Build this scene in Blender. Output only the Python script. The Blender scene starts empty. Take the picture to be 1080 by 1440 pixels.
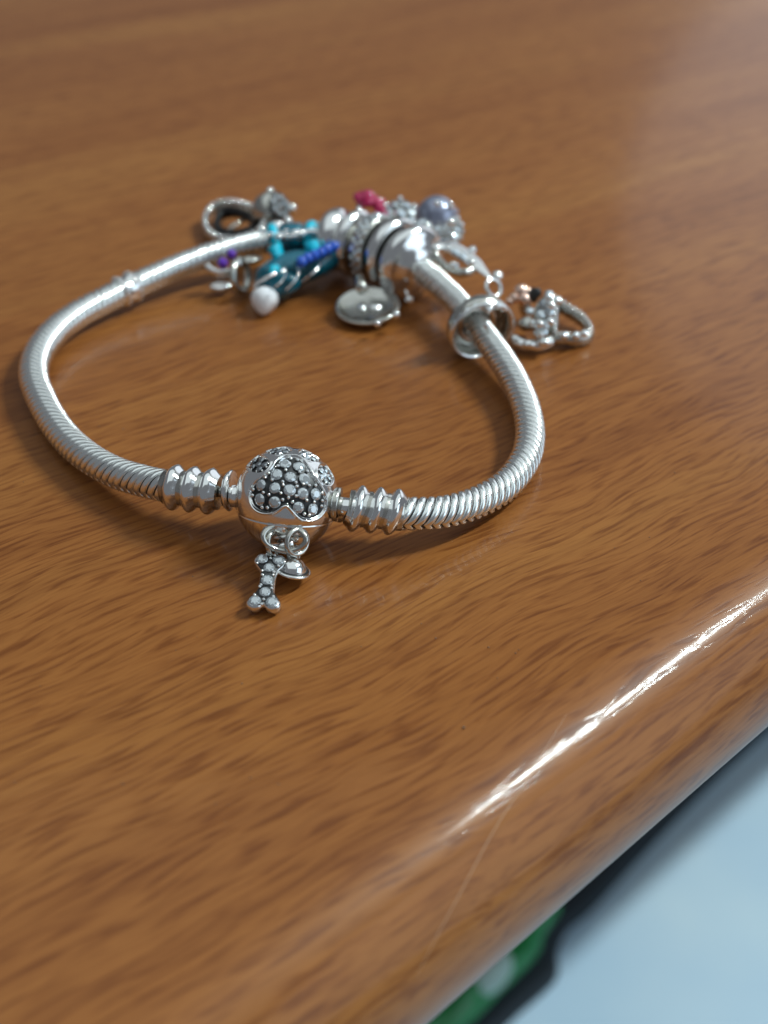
import bpy, math, random
import numpy as np
from mathutils import Vector, Matrix
random.seed(4)
rng = np.random.RandomState(4)
R = math.radians
S = 0.001                     # everything below is written in millimetres
sc = bpy.context.scene
C = sc.collection

# ------------------------------------------------------------------ camera
PITCH = R(36); FPX = 1650.0; CAMZ = 73.5
cam_d = bpy.data.cameras.new('camera'); cam = bpy.data.objects.new('camera', cam_d); C.objects.link(cam)
sc.camera = cam
cam.location = (0, 0, CAMZ*S); cam.rotation_euler = (math.pi/2-PITCH, 0, 0)
cam_d.sensor_fit = 'VERTICAL'; cam_d.sensor_height = 24; cam_d.lens = 24*FPX/1440
cam_d.clip_start = 0.005; cam_d.clip_end = 30
cam_d.dof.use_dof = True; cam_d.dof.focus_distance = 0.118; cam_d.dof.aperture_fstop = cam_d.lens/2.0

# ------------------------------------------------------------------ light
w = bpy.data.worlds.new("World"); sc.world = w; w.use_nodes = True
w.node_tree.nodes['Background'].inputs[0].default_value = (0.60, 0.64, 0.70, 1)
w.node_tree.nodes['Background'].inputs[1].default_value = 0.22
TGT = Vector((0, 100, 0))
def area(name, d, dist, sx, sy, power, col, along=(1, 0, 0)):
    l = bpy.data.lights.new(name, 'AREA'); l.shape = 'RECTANGLE'; l.size = sx; l.size_y = sy
    l.energy = power; l.color = col
    o = bpy.data.objects.new(name, l); C.objects.link(o)
    d = Vector(d).normalized(); o.location = TGT*S + d*dist
    x = Vector(along); x = (x-d*x.dot(d)).normalized(); y = d.cross(x)
    o.rotation_mode = 'QUATERNION'; o.rotation_quaternion = Matrix((x, y, d)).transposed().to_quaternion()
    return o
area('ceiling_tube', (.66, .18, .76), 1.2, .36, .022, 11.5, (.88, 1.0, .99), along=(.742, .670, 0))
area('side_fill', (.86, -.30, .30), 1.6, 1.1, 1.1, 5, (.70, .87, 1.0))  # unseen soft light added at the right to brighten floor and table edge
area('sheen_light', (.60, .80, .30), 2.2, 1.9, 1.3, 4.5, (.84, .92, 1.0)).data.shape = 'ELLIPSE'  # unseen soft ellipse added to put a sheen on the far tabletop
area('ceiling_panel', (.05, .05, .99), 2.0, 3.2, 3.2, 17, (.84, .96, .98))
sc.view_settings.view_transform = 'Standard'; sc.view_settings.look = 'None'
sc.view_settings.exposure = 0.16; sc.view_settings.gamma = 1.0
sc.cycles.use_denoising = True
sc.cycles.max_bounces = 10; sc.cycles.sample_clamp_indirect = 3

# ------------------------------------------------------------------ geometry helpers
def ray(px, py):
    x = (px-540)/FPX; y = (720-py)/FPX
    return Vector((x, math.cos(PITCH)+y*math.sin(PITCH), -math.sin(PITCH)+y*math.cos(PITCH)))
def P(px, py, z=0.0):                    # where the photograph's sight line meets the height z (mm)
    d = ray(px, py); t = (z-CAMZ)/d.z
    return Vector((d.x*t, d.y*t, z))

def tag(o, label=None, cat=None, group=None, kind=None):
    if label: o['label'] = label
    if cat: o['category'] = cat
    if group: o['group'] = group
    if kind: o['kind'] = kind
    return o
ORG = {}
def thing(name, label, cat, org, group=None):
    o = bpy.data.objects.new(name, None); C.objects.link(o); o.empty_display_size = .002
    o.location = Vector(org)*S; ORG[o.name] = Vector(org)
    return tag(o, label, cat, group)
def org_of(o):
    v = Vector((0, 0, 0))
    while o is not None:
        v = v + o.location/S; o = o.parent
    return v
def make(name, vf, mat, parent=None, smooth=True, org=None):
    """vf = (verts in world mm, faces)"""
    V, F = vf[0], vf[1]
    me = bpy.data.meshes.new(name)
    o0 = org_of(parent) if parent is not None else (Vector(org) if org is not None else Vector((0, 0, 0)))
    V = (np.array([tuple(v) for v in V], float).reshape(-1, 3) - np.array(o0))*S
    me.from_pydata(V.tolist(), [], [list(f) for f in F])
    mats = mat if isinstance(mat, (list, tuple)) else [mat]
    for m in mats: me.materials.append(m)
    if len(vf) > 2: me.polygons.foreach_set('material_index', list(vf[2]))
    me.polygons.foreach_set('use_smooth', [smooth]*len(F)); me.update()
    o = bpy.data.objects.new(name, me); C.objects.link(o)
    if parent is not None: o.parent = parent
    elif org is not None: o.location = o0*S
    return o
def inst(name, me, pos, M3, parent, scale=1.0):
    o = bpy.data.objects.new(name, me); C.objects.link(o); o.parent = parent
    M = M3.to_4x4() @ Matrix.Scale(scale, 4); M.translation = (Vector(pos)-org_of(parent))*S
    o.matrix_basis = M
    return o
def join(parts):
    V, F = [], []
    for p in parts:
        n = len(V); V += [tuple(v) for v in p[0]]; F += [[i+n for i in f] for f in p[1]]
    return V, F
def basis(n, up=(0, 0, 1)):
    n = Vector(n).normalized(); u = Vector(up)
    if abs(n.dot(u)) > .98: u = Vector((0, 1, 0))
    x = u.cross(n).normalized(); y = n.cross(x)
    return Matrix((x, y, n)).transposed()          # columns x, y, n
def catmull(pts, n=10, closed=False):
    pts = [Vector(p) for p in pts]; out = []; m = len(pts)
    rngi = range(m if closed else m-1)
    for i in rngi:
        g = (lambda k: pts[k % m]) if closed else (lambda k: pts[min(max(k, 0), m-1)])
        p0, p1, p2, p3 = g(i-1), g(i), g(i+1), g(i+2)
        for k in range(n):
            t = k/n
            out.append(.5*((2*p1)+(p2-p0)*t+(2*p0-5*p1+4*p2-p3)*t*t+(3*p1-p0-3*p2+p3)*t**3))
    if not closed: out.append(pts[-1])
    return out
def tube(path, r, k=12, closed=False, flat=1.0, up=(0, 0, 1)):
    """r constant or list; flat scales the section along the up direction"""
    n = len(path); V, F = [], []
    for i, p in enumerate(path):
        a = path[(i-1) % n] if closed or i > 0 else p; b = path[(i+1) % n] if closed or i < n-1 else p
        T = (Vector(b)-Vector(a)).normalized(); s = T.cross(Vector(up))
        s = s.normalized() if s.length > 1e-4 else Vector((1, 0, 0)); u = s.cross(T)
        rr = r[i] if isinstance(r, (list, tuple, np.ndarray)) else r
        for j in range(k):
            a_ = 2*math.pi*j/k; V.append(Vector(p)+s*math.cos(a_)*rr+u*math.sin(a_)*rr*flat)
    for i in range(n if closed else n-1):
        for j in range(k):
            F.append([i*k+j, i*k+(j+1) % k, ((i+1) % n)*k+(j+1) % k, ((i+1) % n)*k+j])
    if not closed:
        F.append(list(range(k))[::-1]); F.append([(n-1)*k+j for j in range(k)])
    return V, F
def circle(c, B, r, n=40, a0=0, a1=2*math.pi, ry=None):
    ry = ry or r; full = abs(a1-a0) > 6.28; m = n if full else n+1
    return [Vector(c)+B @ Vector((r*math.cos(a0+(a1-a0)*i/n), ry*math.sin(a0+(a1-a0)*i/n), 0)) for i in range(m)]
def lathe(prof, c, B, k=40):
    """prof = [(radius, height)], axis = third column of B"""
    V, F = [], []
    for r, h in prof:
        for j in range(k):
            a = 2*math.pi*j/k; V.append(Vector(c)+B @ Vector((r*math.cos(a), r*math.sin(a), h)))
    for i in range(len(prof)-1):
        for j in range(k): F.append([i*k+j, i*k+(j+1) % k, (i+1)*k+(j+1) % k, (i+1)*k+j])
    if prof[0][0] > 1e-3: F.append(list(range(k))[::-1])
    if prof[-1][0] > 1e-3: F.append([(len(prof)-1)*k+j for j in range(k)])
    return V, F
import bmesh
def ico(sub):
    bm = bmesh.new(); bmesh.ops.create_icosphere(bm, subdivisions=sub, radius=1)
    V = [v.co.copy() for v in bm.verts]; F = [[v.index for v in f.verts] for f in bm.faces]; bm.free(); return V, F
ICO = {1: ico(1), 2: ico(2), 3: ico(3), 4: ico(4)}
def ball(c, r, sub=2, B=None, sc3=(1, 1, 1)):
    B = B or Matrix.Identity(3)
    return [Vector(c)+B @ Vector((v.x*r*sc3[0], v.y*r*sc3[1], v.z*r*sc3[2])) for v in ICO[sub][0]], ICO[sub][1]
def blob(c, r, sc3=(1, 1, 1), B=None, amp=.08, freq=1.2, sub=3, seed=0):
    from mathutils import noise
    V, F = ball((0, 0, 0), 1, sub); B = B or Matrix.Identity(3); out = []
    for v in V:
        k = 1+amp*noise.noise(v*freq+Vector((seed*3.1, seed, 0)))*2
        out.append(Vector(c)+B @ Vector((v.x*r*sc3[0]*k, v.y*r*sc3[1]*k, v.z*r*sc3[2]*k)))
    return out, F
def extrude_poly(poly, c, B, h, bevel=.15):
    """closed 2D outline (in B's plane) to a bevelled plate from -h/2 to h/2"""
    n = len(poly); pv = [Vector(p) for p in poly]; ins = []
    area_ = sum(pv[i].x*pv[(i+1) % n].y-pv[(i+1) % n].x*pv[i].y for i in range(n)); sg = 1 if area_ > 0 else -1
    for i in range(n):
        t = (pv[(i+1) % n]-pv[i-1]).normalized(); ins.append(pv[i]+Vector((-t.y, t.x))*bevel*sg)
    V = []
    for ring, z in ((ins, -h/2), (pv, -h/2+bevel), (pv, h/2-bevel), (ins, h/2)):
        V += [Vector(c)+B @ Vector((p.x, p.y, z)) for p in ring]
    F = [[k*n+i, k*n+(i+1) % n, (k+1)*n+(i+1) % n, (k+1)*n+i] for k in range(3) for i in range(n)]
    F.append([i for i in range(n)][::-1]); F.append([3*n+i for i in range(n)])
    return V, F

# ------------------------------------------------------------------ materials
def mat(name, col, rough=.4, metal=0.0, **kw):
    m = bpy.data.materials.new(name); m.use_nodes = True; b = m.node_tree.nodes['Principled BSDF']
    b.inputs['Base Color'].default_value = (*col, 1); b.inputs['Roughness'].default_value = rough
    b.inputs['Metallic'].default_value = metal
    for k, v in kw.items(): b.inputs[k.replace('_', ' ')].default_value = v
    return m
def N(m, t, **kw):
    n = m.node_tree.nodes.new(t)
    for k, v in kw.items(): setattr(n, k, v)
    return n
def wear(m, scale, c1, c2, r1, r2, bump=0.0):
    """fine tarnish and micro scratches on a metal"""
    L = m.node_tree.links.new; b = m.node_tree.nodes['Principled BSDF']
    tc = N(m, 'ShaderNodeTexCoord'); no = N(m, 'ShaderNodeTexNoise'); L(tc.outputs['Object'], no.inputs['Vector'])
    no.inputs['Scale'].default_value = scale; no.inputs['Detail'].default_value = 5
    mx = N(m, 'ShaderNodeMix', data_type='RGBA'); L(no.outputs['Fac'], mx.inputs['Factor'])
    mx.inputs['A'].default_value = (*c1, 1); mx.inputs['B'].default_value = (*c2, 1); L(mx.outputs['Result'], b.inputs['Base Color'])
    mr = N(m, 'ShaderNodeMapRange'); L(no.outputs['Fac'], mr.inputs['Value']); mr.inputs['From Min'].default_value = .3; mr.inputs['From Max'].default_value = .7
    mr.inputs['To Min'].default_value = r1; mr.inputs['To Max'].default_value = r2; L(mr.outputs['Result'], b.inputs['Roughness'])
    if bump:
        bp = N(m, 'ShaderNodeBump'); bp.inputs['Strength'].default_value = bump; bp.inputs['Distance'].default_value = .0001
        L(no.outputs['Fac'], bp.inputs['Height']); L(bp.outputs['Normal'], b.inputs['Normal'])
    return m
silver = wear(mat('polished_silver', (.9, .9, .88), .12, 1), 700, (.97, .97, .96), (.86, .87, .86), .08, .20, .05)
chain_silver = wear(mat('chain_silver', (.9, .9, .88), .2, 1), 900, (.98, 1.0, .98), (.91, .94, .92), .17, .30)
bright = mat('bright_bead_silver', (.96, .98, .97), .04, 1)
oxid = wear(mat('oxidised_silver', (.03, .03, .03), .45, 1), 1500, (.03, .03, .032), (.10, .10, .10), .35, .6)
dull = wear(mat('dulled_silver', (.6, .58, .54), .3, 1), 600, (.70, .70, .66), (.42, .41, .37), .14, .30, .05)
teal = mat('teal_enamel', (.0, .10, .15), .15, 0, Coat_Weight=.6)
turq = mat('turquoise_enamel', (.0, .50, .68), .2, 0, Coat_Weight=.5)
blue = mat('blue_enamel', (.01, .09, .55), .12, 0, Coat_Weight=.8)
pearl = mat('white_enamel', (.82, .83, .86), .3, 0, Coat_Weight=.3)
purple = mat('purple_stone', (.12, .03, .42), .1)
magenta = mat('magenta_enamel', (.42, .004, .075), .15, 0, Coat_Weight=.8)
rose = wear(mat('rose_gold', (.9, .62, .5), .2, 1), 600, (.95, .70, .58), (.82, .55, .45), .15, .25)
lav = mat('lavender_grey_enamel', (.26, .28, .38), .16, .5, Coat_Weight=.8)
foil = mat('stone_foil', (.92, .95, .97), .10, 1)
def gem_mat(name, tint, gl=.34):
    m = bpy.data.materials.new(name); m.use_nodes = True; nt = m.node_tree; nt.nodes.clear(); L = nt.links.new
    out = nt.nodes.new('ShaderNodeOutputMaterial'); mx = nt.nodes.new('ShaderNodeMixShader')
    g = nt.nodes.new('ShaderNodeBsdfGlossy'); g.inputs['Color'].default_value = (*tint, 1); g.inputs['Roughness'].default_value = .06
    b = nt.nodes.new('ShaderNodeBsdfPrincipled'); b.inputs['Base Color'].default_value = (*tint, 1)
    b.inputs['Transmission Weight'].default_value = .66; b.inputs['IOR'].default_value = 1.75; b.inputs['Roughness'].default_value = .04
    mx.inputs[0].default_value = gl; L(b.outputs[0], mx.inputs[1]); L(g.outputs[0], mx.inputs[2]); L(mx.outputs[0], out.inputs['Surface'])
    return m
gem = gem_mat('clear_stone', (.90, .96, 1.0))
gem2 = gem_mat('clear_stone_small', (.86, .93, .97), .75)
smoke = gem_mat('dark_stone', (.40, .43, .46), .6)

# ---- wood: rotated so that x runs along the grain
def wood_mat():
    m = bpy.data.materials.new('wood_laminate'); m.use_nodes = True; nt = m.node_tree; L = nt.links.new
    b = nt.nodes['Principled BSDF']
    tc = N(m, 'ShaderNodeTexCoord'); rot = N(m, 'ShaderNodeMapping'); L(tc.outputs['Object'], rot.inputs['Vector'])
    rot.inputs['Rotation'].default_value = (0, 0, -R(36.5))
    def stretched(sx, sy, scale, detail, dist=0.0, rough=.55, src=None):
        mp = N(m, 'ShaderNodeMapping'); mp.inputs['Scale'].default_value = (sx, sy, sy)
        L((src or rot).outputs[0], mp.inputs['Vector'])
        n = N(m, 'ShaderNodeTexNoise'); n.inputs['Scale'].default_value = scale; n.inputs['Detail'].default_value = detail
        n.inputs['Distortion'].default_value = dist; n.inputs['Roughness'].default_value = rough
        L(mp.outputs[0], n.inputs['Vector']); return n
    # gentle waving of the whole figure
    wv = stretched(30, 60, 1, 2)
    sub = N(m, 'ShaderNodeVectorMath', operation='SUBTRACT'); L(wv.outputs['Color'], sub.inputs[0]); sub.inputs[1].default_value = (.5, .5, .5)
    mul = N(m, 'ShaderNodeVectorMath', operation='MULTIPLY'); L(sub.outputs[0], mul.inputs[0]); mul.inputs[1].default_value = (0, .006, 0)
    add = N(m, 'ShaderNodeVectorMath', operation='ADD'); L(rot.outputs[0], add.inputs[0]); L(mul.outputs[0], add.inputs[1])
    broad = stretched(6, 42, 1, 3, .4, src=add)            # wide light and dark bands
    figure = stretched(16, 560, 1, 3, .3, .55, src=add)     # dark streaks 2-4 mm apart
    pores = stretched(175, 1950, 1, 2.5, .4, .5, src=add)      # short pores
    fine = stretched(260, 4200, 1, 2, .1, .6, src=add)     # fibre
    def ramp(n, stops, out='Color'):
        r = N(m, 'ShaderNodeValToRGB'); L(n.outputs['Fac'], r.inputs[0]); e = r.color_ramp.elements
        e[0].position, e[0].color = stops[0][0], (*stops[0][1], 1); e[1].position, e[1].color = stops[-1][0], (*stops[-1][1], 1)
        for p, c in stops[1:-1]:
            k = e.new(p); k.color = (*c, 1)
        return r
    base = ramp(broad, [(.30, (.245, .083, .018)), (.5, (.290, .106, .025)), (.70, (.335, .136, .033))])
    def mulmix(a, fac_ramp, strength):
        x = N(m, 'ShaderNodeMix', data_type='RGBA', blend_type='MULTIPLY'); x.inputs['Factor'].default_value = strength
        L(a, x.inputs['A']); L(fac_ramp.outputs[0], x.inputs['B']); return x.outputs['Result']
    c = mulmix(base.outputs[0], ramp(figure, [(.34, (.62, .52, .46)), (.46, (.88, .85, .82)), (.56, (1, 1, 1)), (.72, (1.0, .98, .95))]), .45)
    c = mulmix(c, ramp(pores, [(.34, (.52, .40, .32)), (.44, (.80, .73, .67)), (.54, (1, 1, 1))]), .80)
    c = mulmix(c, ramp(fine, [(.3, (.80, .77, .74)), (.6, (1, 1, 1))]), .6)
    L(c, b.inputs['Base Color'])
    # relief: pressed pores plus slow waviness of the film
    a1 = N(m, 'ShaderNodeMath', operation='MULTIPLY'); L(ramp(pores, [(.36, (0, 0, 0)), (.5, (1, 1, 1))]).outputs[0], a1.inputs[0]); a1.inputs[1].default_value = 1
    bp = N(m, 'ShaderNodeBump'); bp.inputs['Strength'].default_value = .2; bp.inputs['Distance'].default_value = .00003
    L(a1.outputs[0], bp.inputs['Height'])
    slow = N(m, 'ShaderNodeTexNoise'); slow.inputs['Scale'].default_value = 900; slow.inputs['Detail'].default_value = 3; L(tc.outputs['Object'], slow.inputs['Vector'])
    b2 = N(m, 'ShaderNodeBump'); b2.inputs['Strength'].default_value = .16; b2.inputs['Distance'].default_value = .00004
    L(slow.outputs['Fac'], b2.inputs['Height']); L(bp.outputs[0], b2.inputs['Normal']); L(b2.outputs[0], b.inputs['Normal'])
    rr = N(m, 'ShaderNodeMapRange'); L(figure.outputs['Fac'], rr.inputs['Value']); rr.inputs['To Min'].default_value = .46; rr.inputs['To Max'].default_value = .34
    L(rr.outputs[0], b.inputs['Roughness'])
    b.inputs['Coat Weight'].default_value = .30; b.inputs['Coat Roughness'].default_value = .11; b.inputs['Specular IOR Level'].default_value = .16
    L(b2.outputs[0], b.inputs['Coat Normal'])
    return m
wood = wood_mat()

# ------------------------------------------------------------------ table
EA = R(47.9)                                   # heading of the long edge, from +y towards +x
ed = Vector((math.sin(EA), math.cos(EA), 0)); en = Vector((math.cos(EA), -math.sin(EA), 0))
RN = 10.0
sil = P(790, 1275, -14.07)
ax0 = sil - en*.913*RN; ax0.z = -RN            # a point on the nose's axis
table = thing('table', 'wood-grain laminate table with a rounded glossy front edge', 'table', (0, 0, 0))
def build_table():
    V, F = [], []
    prof = [(-900, 0), (-500, 0), (-250, 0), (-120, 0), (-60, 0), (-20, 0), (-6, 0)]
    prof += [(RN*math.sin(R(a)), -RN+RN*math.cos(R(a))) for a in range(0, 166, 5)]
    prof += [(-4, -2*RN-1.5), (-900, -2*RN-1.5)]
    us = [-900, -400, -200, -120, -80, -60, -40, -20, 0, 20, 40, 60, 80, 120, 200, 400, 900, 1500]
    for u in us:
        for s, z in prof: V.append(Vector((ax0.x, ax0.y, 0))+ed*u+en*s+Vector((0, 0, z)))
    n = len(prof)
    for i in range(len(us)-1):
        for j in range(n): F.append([i*n+j, (i+1)*n+j, (i+1)*n+(j+1) % n, i*n+(j+1) % n])
    F.append(list(range(n))); F.append([(len(us)-1)*n+j for j in range(n)][::-1])
    return V, F
make('tabletop', build_table(), wood, table)
# hairline joint of the wood film running over the nose
def nose(px, py):                              # sight line meets the table top or the nose
    d = ray(px, py); o = Vector((0, 0, CAMZ))
    p = P(px, py, 0)
    s = (p-Vector((ax0.x, ax0.y, 0))).dot(en)
    if s <= 0: return p, Vector((0, 0, 1))
    a = Vector((d.dot(en), d.z)); b = Vector(((o-ax0).dot(en), o.z-ax0.z))
    A = a.dot(a); B_ = 2*a.dot(b); C_ = b.dot(b)-RN*RN; D = B_*B_-4*A*C_
    if D < 0: return p, Vector((0, 0, 1))
    t = (-B_-math.sqrt(D))/(2*A); q = o+d*t; nn = q-ax0; nn = nn-ed*nn.dot(ed); return q, nn.normalized()
seam_px = [(797, 1004), (775, 1040), (742, 1096), (715, 1135), (692, 1172), (665, 1222), (642, 1265), (620, 1305), (600, 1345), (585, 1372)]
sp = []
for px, py in seam_px:
    q, nn = nose(px, py); sp.append(q+nn*.008)
film = mat('film_edge', (.50, .30, .17), .3)
make('film_seam', tube(catmull(sp, 6), [.012+.03*math.sin(math.pi*i/54) for i in range(55)], 6), film, table)

# floor
floor_m = mat('pale_blue_floor', (.50, .72, .86), .45)
def floor_tex(m):
    L = m.node_tree.links.new; b = m.node_tree.nodes['Principled BSDF']; tc = N(m, 'ShaderNodeTexCoord'); no = N(m, 'ShaderNodeTexNoise')
    L(tc.outputs['Object'], no.inputs['Vector']); no.inputs['Scale'].default_value = 9; no.inputs['Detail'].default_value = 3
    r = N(m, 'ShaderNodeValToRGB'); L(no.outputs['Fac'], r.inputs[0])
    r.color_ramp.elements[0].position = .35; r.color_ramp.elements[0].color = (.48, .68, .86, 1)
    r.color_ramp.elements[1].position = .7; r.color_ramp.elements[1].color = (.60, .78, .90, 1); L(r.outputs[0], b.inputs['Base Color'])
floor_tex(floor_m)
FZ = -420
fl = make('floor', ([(-4000, -3000, FZ), (5000, -3000, FZ), (5000, 6000, FZ), (-4000, 6000, FZ)], [[0, 1, 2, 3]]), floor_m, None, False, (0, 0, FZ))
fl.data.name = 'floor'; tag(fl, 'pale blue smooth floor below the table edge', 'floor', None, 'structure')

# green packet, and a dark sheet added on the floor as the table edge's shade
def crumple(c, sx, sy, sz, ang, amp, seed, sub=4):
    B = Matrix.Rotation(ang, 3, 'Z'); from_ = blob(c, 1, (sx, sy, sz), B, amp, 2.4, sub, seed); return from_
green = mat('green_plastic', (.0, .22, .05), .3); whitep = mat('white_print', (.40, .55, .50), .4); black = mat('shade_black', (.02, .03, .04), .9)
gp = P(653, 1380, FZ+24); ang = math.pi/2-EA
gt = thing('green_packet', 'green plastic packet with a white patch on the floor under the table edge', 'packet', (gp.x, gp.y, FZ))
make('packet_body', crumple(gp, 58, 14, 11, ang, .12, 2), green, gt)
make('white_patch', blob(gp+ed*8+en*5+Vector((0, 0, 4)), 1, (15, 9, 9), Matrix.Rotation(ang, 3, 'Z'), .06, 1.5, 3, 4), whitep, gt)
bpx = [(1180, 925), (1080, 1020), (1010, 1085), (950, 1145), (905, 1192), (868, 1232), (832, 1270), (800, 1296), (785, 1330), (786, 1360), (768, 1382), (735, 1410), (690, 1455), (640, 1520), (560, 1520), (560, 1380), (700, 1200), (900, 1030), (1100, 880)]
bpts = catmull([P(x, y, FZ+12) for x, y in bpx], 3, True); bc = P(800, 1300, FZ+6)
bo = make('shade_sheet', extrude_poly([Vector((p.x-bc.x, p.y-bc.y)) for p in bpts], bc, Matrix.Identity(3), 12, 4), black, None, True, (bc.x, bc.y, FZ))
tag(bo, 'flat black sheet added as table-edge shade on the pale floor, partly under the green packet', 'shade sheet')

# ------------------------------------------------------------------ the chain path
path_px = [  # left cap end -> round the back -> right cap end: px, py, z
 (256, 686, 4.5), (237, 684, 4.2), (200, 676, 3.5), (160, 663, 2.9), (120, 640, 2.4), (86, 608, 2.2), (60, 566, 2.2), (48, 528, 2.3), (56, 494, 2.4),
 (80, 464, 2.5), (112, 441, 2.6), (150, 421, 2.8), (178, 407, 3.0), (215, 390, 3.3), (255, 373, 3.7), (300, 357, 4.2), (340, 346, 4.6),
 (385, 338, 5), (430, 334, 5), (475, 337, 5.3), (520, 347, 5.6), (560, 361, 5.6), (600, 386, 5.2), (636, 418, 4.4), (668, 456, 3.8), (698, 495, 3.2),
 (722, 533, 2.7), (739, 573, 2.3), (745, 612, 2.1), (737, 648, 2.1), (711, 682, 2.2), (668, 707, 2.6), (620, 720, 3.3), (566, 722, 4.2), (545, 720, 4.5)]
raw = catmull([P(*p) for p in path_px], 24)
def resample(pts, step):
    out = [pts[0]]; acc = 0
    for a, b in zip(pts, pts[1:]):
        l = (b-a).length; t = step-acc
        while t <= l:
            out.append(a.lerp(b, t/l)); t += step
        acc = (acc+l) % step if t > l else acc
        acc = l-(t-step)
    return out
dense = resample(raw, .1)
def frame(i):
    a = dense[max(i-4, 0)]; b = dense[min(i+4, len(dense)-1)]; T = (b-a).normalized()
    s = T.cross(Vector((0, 0, 1))).normalized(); return T, s, s.cross(T)
def near(px, py, z=5):
    q = P(px, py, z); return min(range(len(dense)), key=lambda i: (dense[i]-q).length)
def Bt(i):                                     # columns: side, up, tangent
    T, s, u = frame(i); return Matrix((s, u, T)).transposed()

# ------------------------------------------------------------------ bracelet
o0 = dense[len(dense)//4].copy(); o0.z = 0
brace = thing('bracelet', 'silver snake-chain bracelet laid in an open loop on the wooden table', 'bracelet', o0)
RC = 1.72
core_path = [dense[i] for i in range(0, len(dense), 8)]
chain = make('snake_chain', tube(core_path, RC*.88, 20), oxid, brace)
# one link: a band whose rings lean forward over the top and back underneath, kinked along two side seams
def link_mesh():
    K = 36; V, F = [], []; W = .86; A = 1.7
    prof = [(-.5, .80), (-.46, .925), (-.32, .985), (0, 1.0), (.32, .985), (.46, .925), (.5, .80)]
    for w_, r_ in prof:
        for j in range(K):
            a = 2*math.pi*j/K
            p = (math.degrees(a)+18) % 360                  # seams at -18 and 198 degrees
            if p <= 216: ph = -1+2*p/216
            else: ph = 1-2*(p-216)/144
            kink = math.exp(-((p if p < 180 else p-360)/7)**2)+math.exp(-((p-216)/7)**2)
            rr = RC*(r_-.10*kink*(1 if abs(w_) < .4 else .3))
            V.append(Vector((rr*math.cos(a), rr*math.sin(a), w_*W+A*ph)))
    m = len(prof)
    for i in range(m-1):
        for j in range(K): F.append([i*K+j, i*K+(j+1) % K, (i+1)*K+(j+1) % K, (i+1)*K+j])
    me = bpy.data.meshes.new('link'); me.from_pydata([tuple(v*S) for v in V], [], F); me.materials.append(chain_silver)
    me.polygons.foreach_set('use_smooth', [True]*len(F)); return me
LM = link_mesh()
pitch = .97
nl = 0; i = 6.0
ring_i = near(178, 407, 3)
while i < len(dense)-6:
    k = int(i); T, s, u = frame(k)
    hid = False
    f = k/len(dense)
    B = Matrix((s, u, T)).transposed()
    rs = 1.0+.09*math.exp(-((f-.27)/.14)**2)
    inst('link', LM, dense[k], B, chain, rs*(1+random.uniform(-.004, .004)))
    nl += 1; i += pitch/.1
print('links', nl, 'length', len(dense)*.1)

# threaded end caps: slanted ridges
def ridge(c, B, r0, r1, w_, lean, ang):
    V, F = [], []; K = 44; M_ = 15
    for m_ in range(M_):
        t = -1+2*m_/(M_-1); cc_ = max(math.cos(t*math.pi/2), 0); r = r0+(r1-r0)*(.75*cc_**1.7+.25*cc_**.5)
        for j in range(K):
            a = 2*math.pi*j/K; z = t*w_/2+lean*math.sin(a+ang)
            rr = r*(1+.022*math.sin(6*a+t*2.2)*(1-.4*cc_)); V.append(Vector(c)+B @ Vector((rr*math.cos(a), rr*math.sin(a), z)))
    for m_ in range(M_-1):
        for j in range(K): F.append([m_*K+j, m_*K+(j+1) % K, (m_+1)*K+(j+1) % K, (m_+1)*K+j])
    return V, F
ballc = P(403.5, 701, 5.25)
def cap(p0, p1, n, label, lean):
    T = (p1-p0).normalized(); L_ = (p1-p0).length; s = T.cross(Vector((0, 0, 1))).normalized(); B = Matrix((s, s.cross(T), T)).transposed()
    c = make('end_cap', lathe([(1.7, -.1), (1.85, 0), (1.85, L_-.1), (1.6, L_), (.6, L_)], p0, B), dull, brace); c['label'] = label
    w_ = L_/n
    for i in range(n): make('ridge', ridge(p0+T*w_*(i+.5), B, 1.62, 2.42, w_*1.04, lean, .6), silver, c)
    return B, T
Bl, Tl = cap(P(234, 684, 4.3), P(308, 692, 4.9), 3, 'ribbed silver end cap left of the ball clasp', .25)
Br, Tr = cap(P(566, 721, 4.3), P(490, 714, 4.9), 3, 'ribbed silver end cap right of the ball clasp', -.38)
# stopper ring on the chain at the back left
k = near(178, 407, 3)
T, s, u = frame(k); B = Bt(k)
st = make('stopper_ring', lathe([(1.7, -1.5), (2.0, -1.4), (2.12, -1.0), (1.95, -.6), (1.92, .6), (2.12, 1.0), (2.0, 1.4), (1.7, 1.5)], dense[k], B), silver, brace)
make('bead_row', join([ball(dense[k]+B @ Vector((2.0*math.cos(a), 2.0*math.sin(a), z)), .28, 1) for z in (-1.0, 1.0) for a in np.linspace(0, 6.28, 19)[:-1]]), silver, st)['kind'] = 'stuff'

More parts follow.
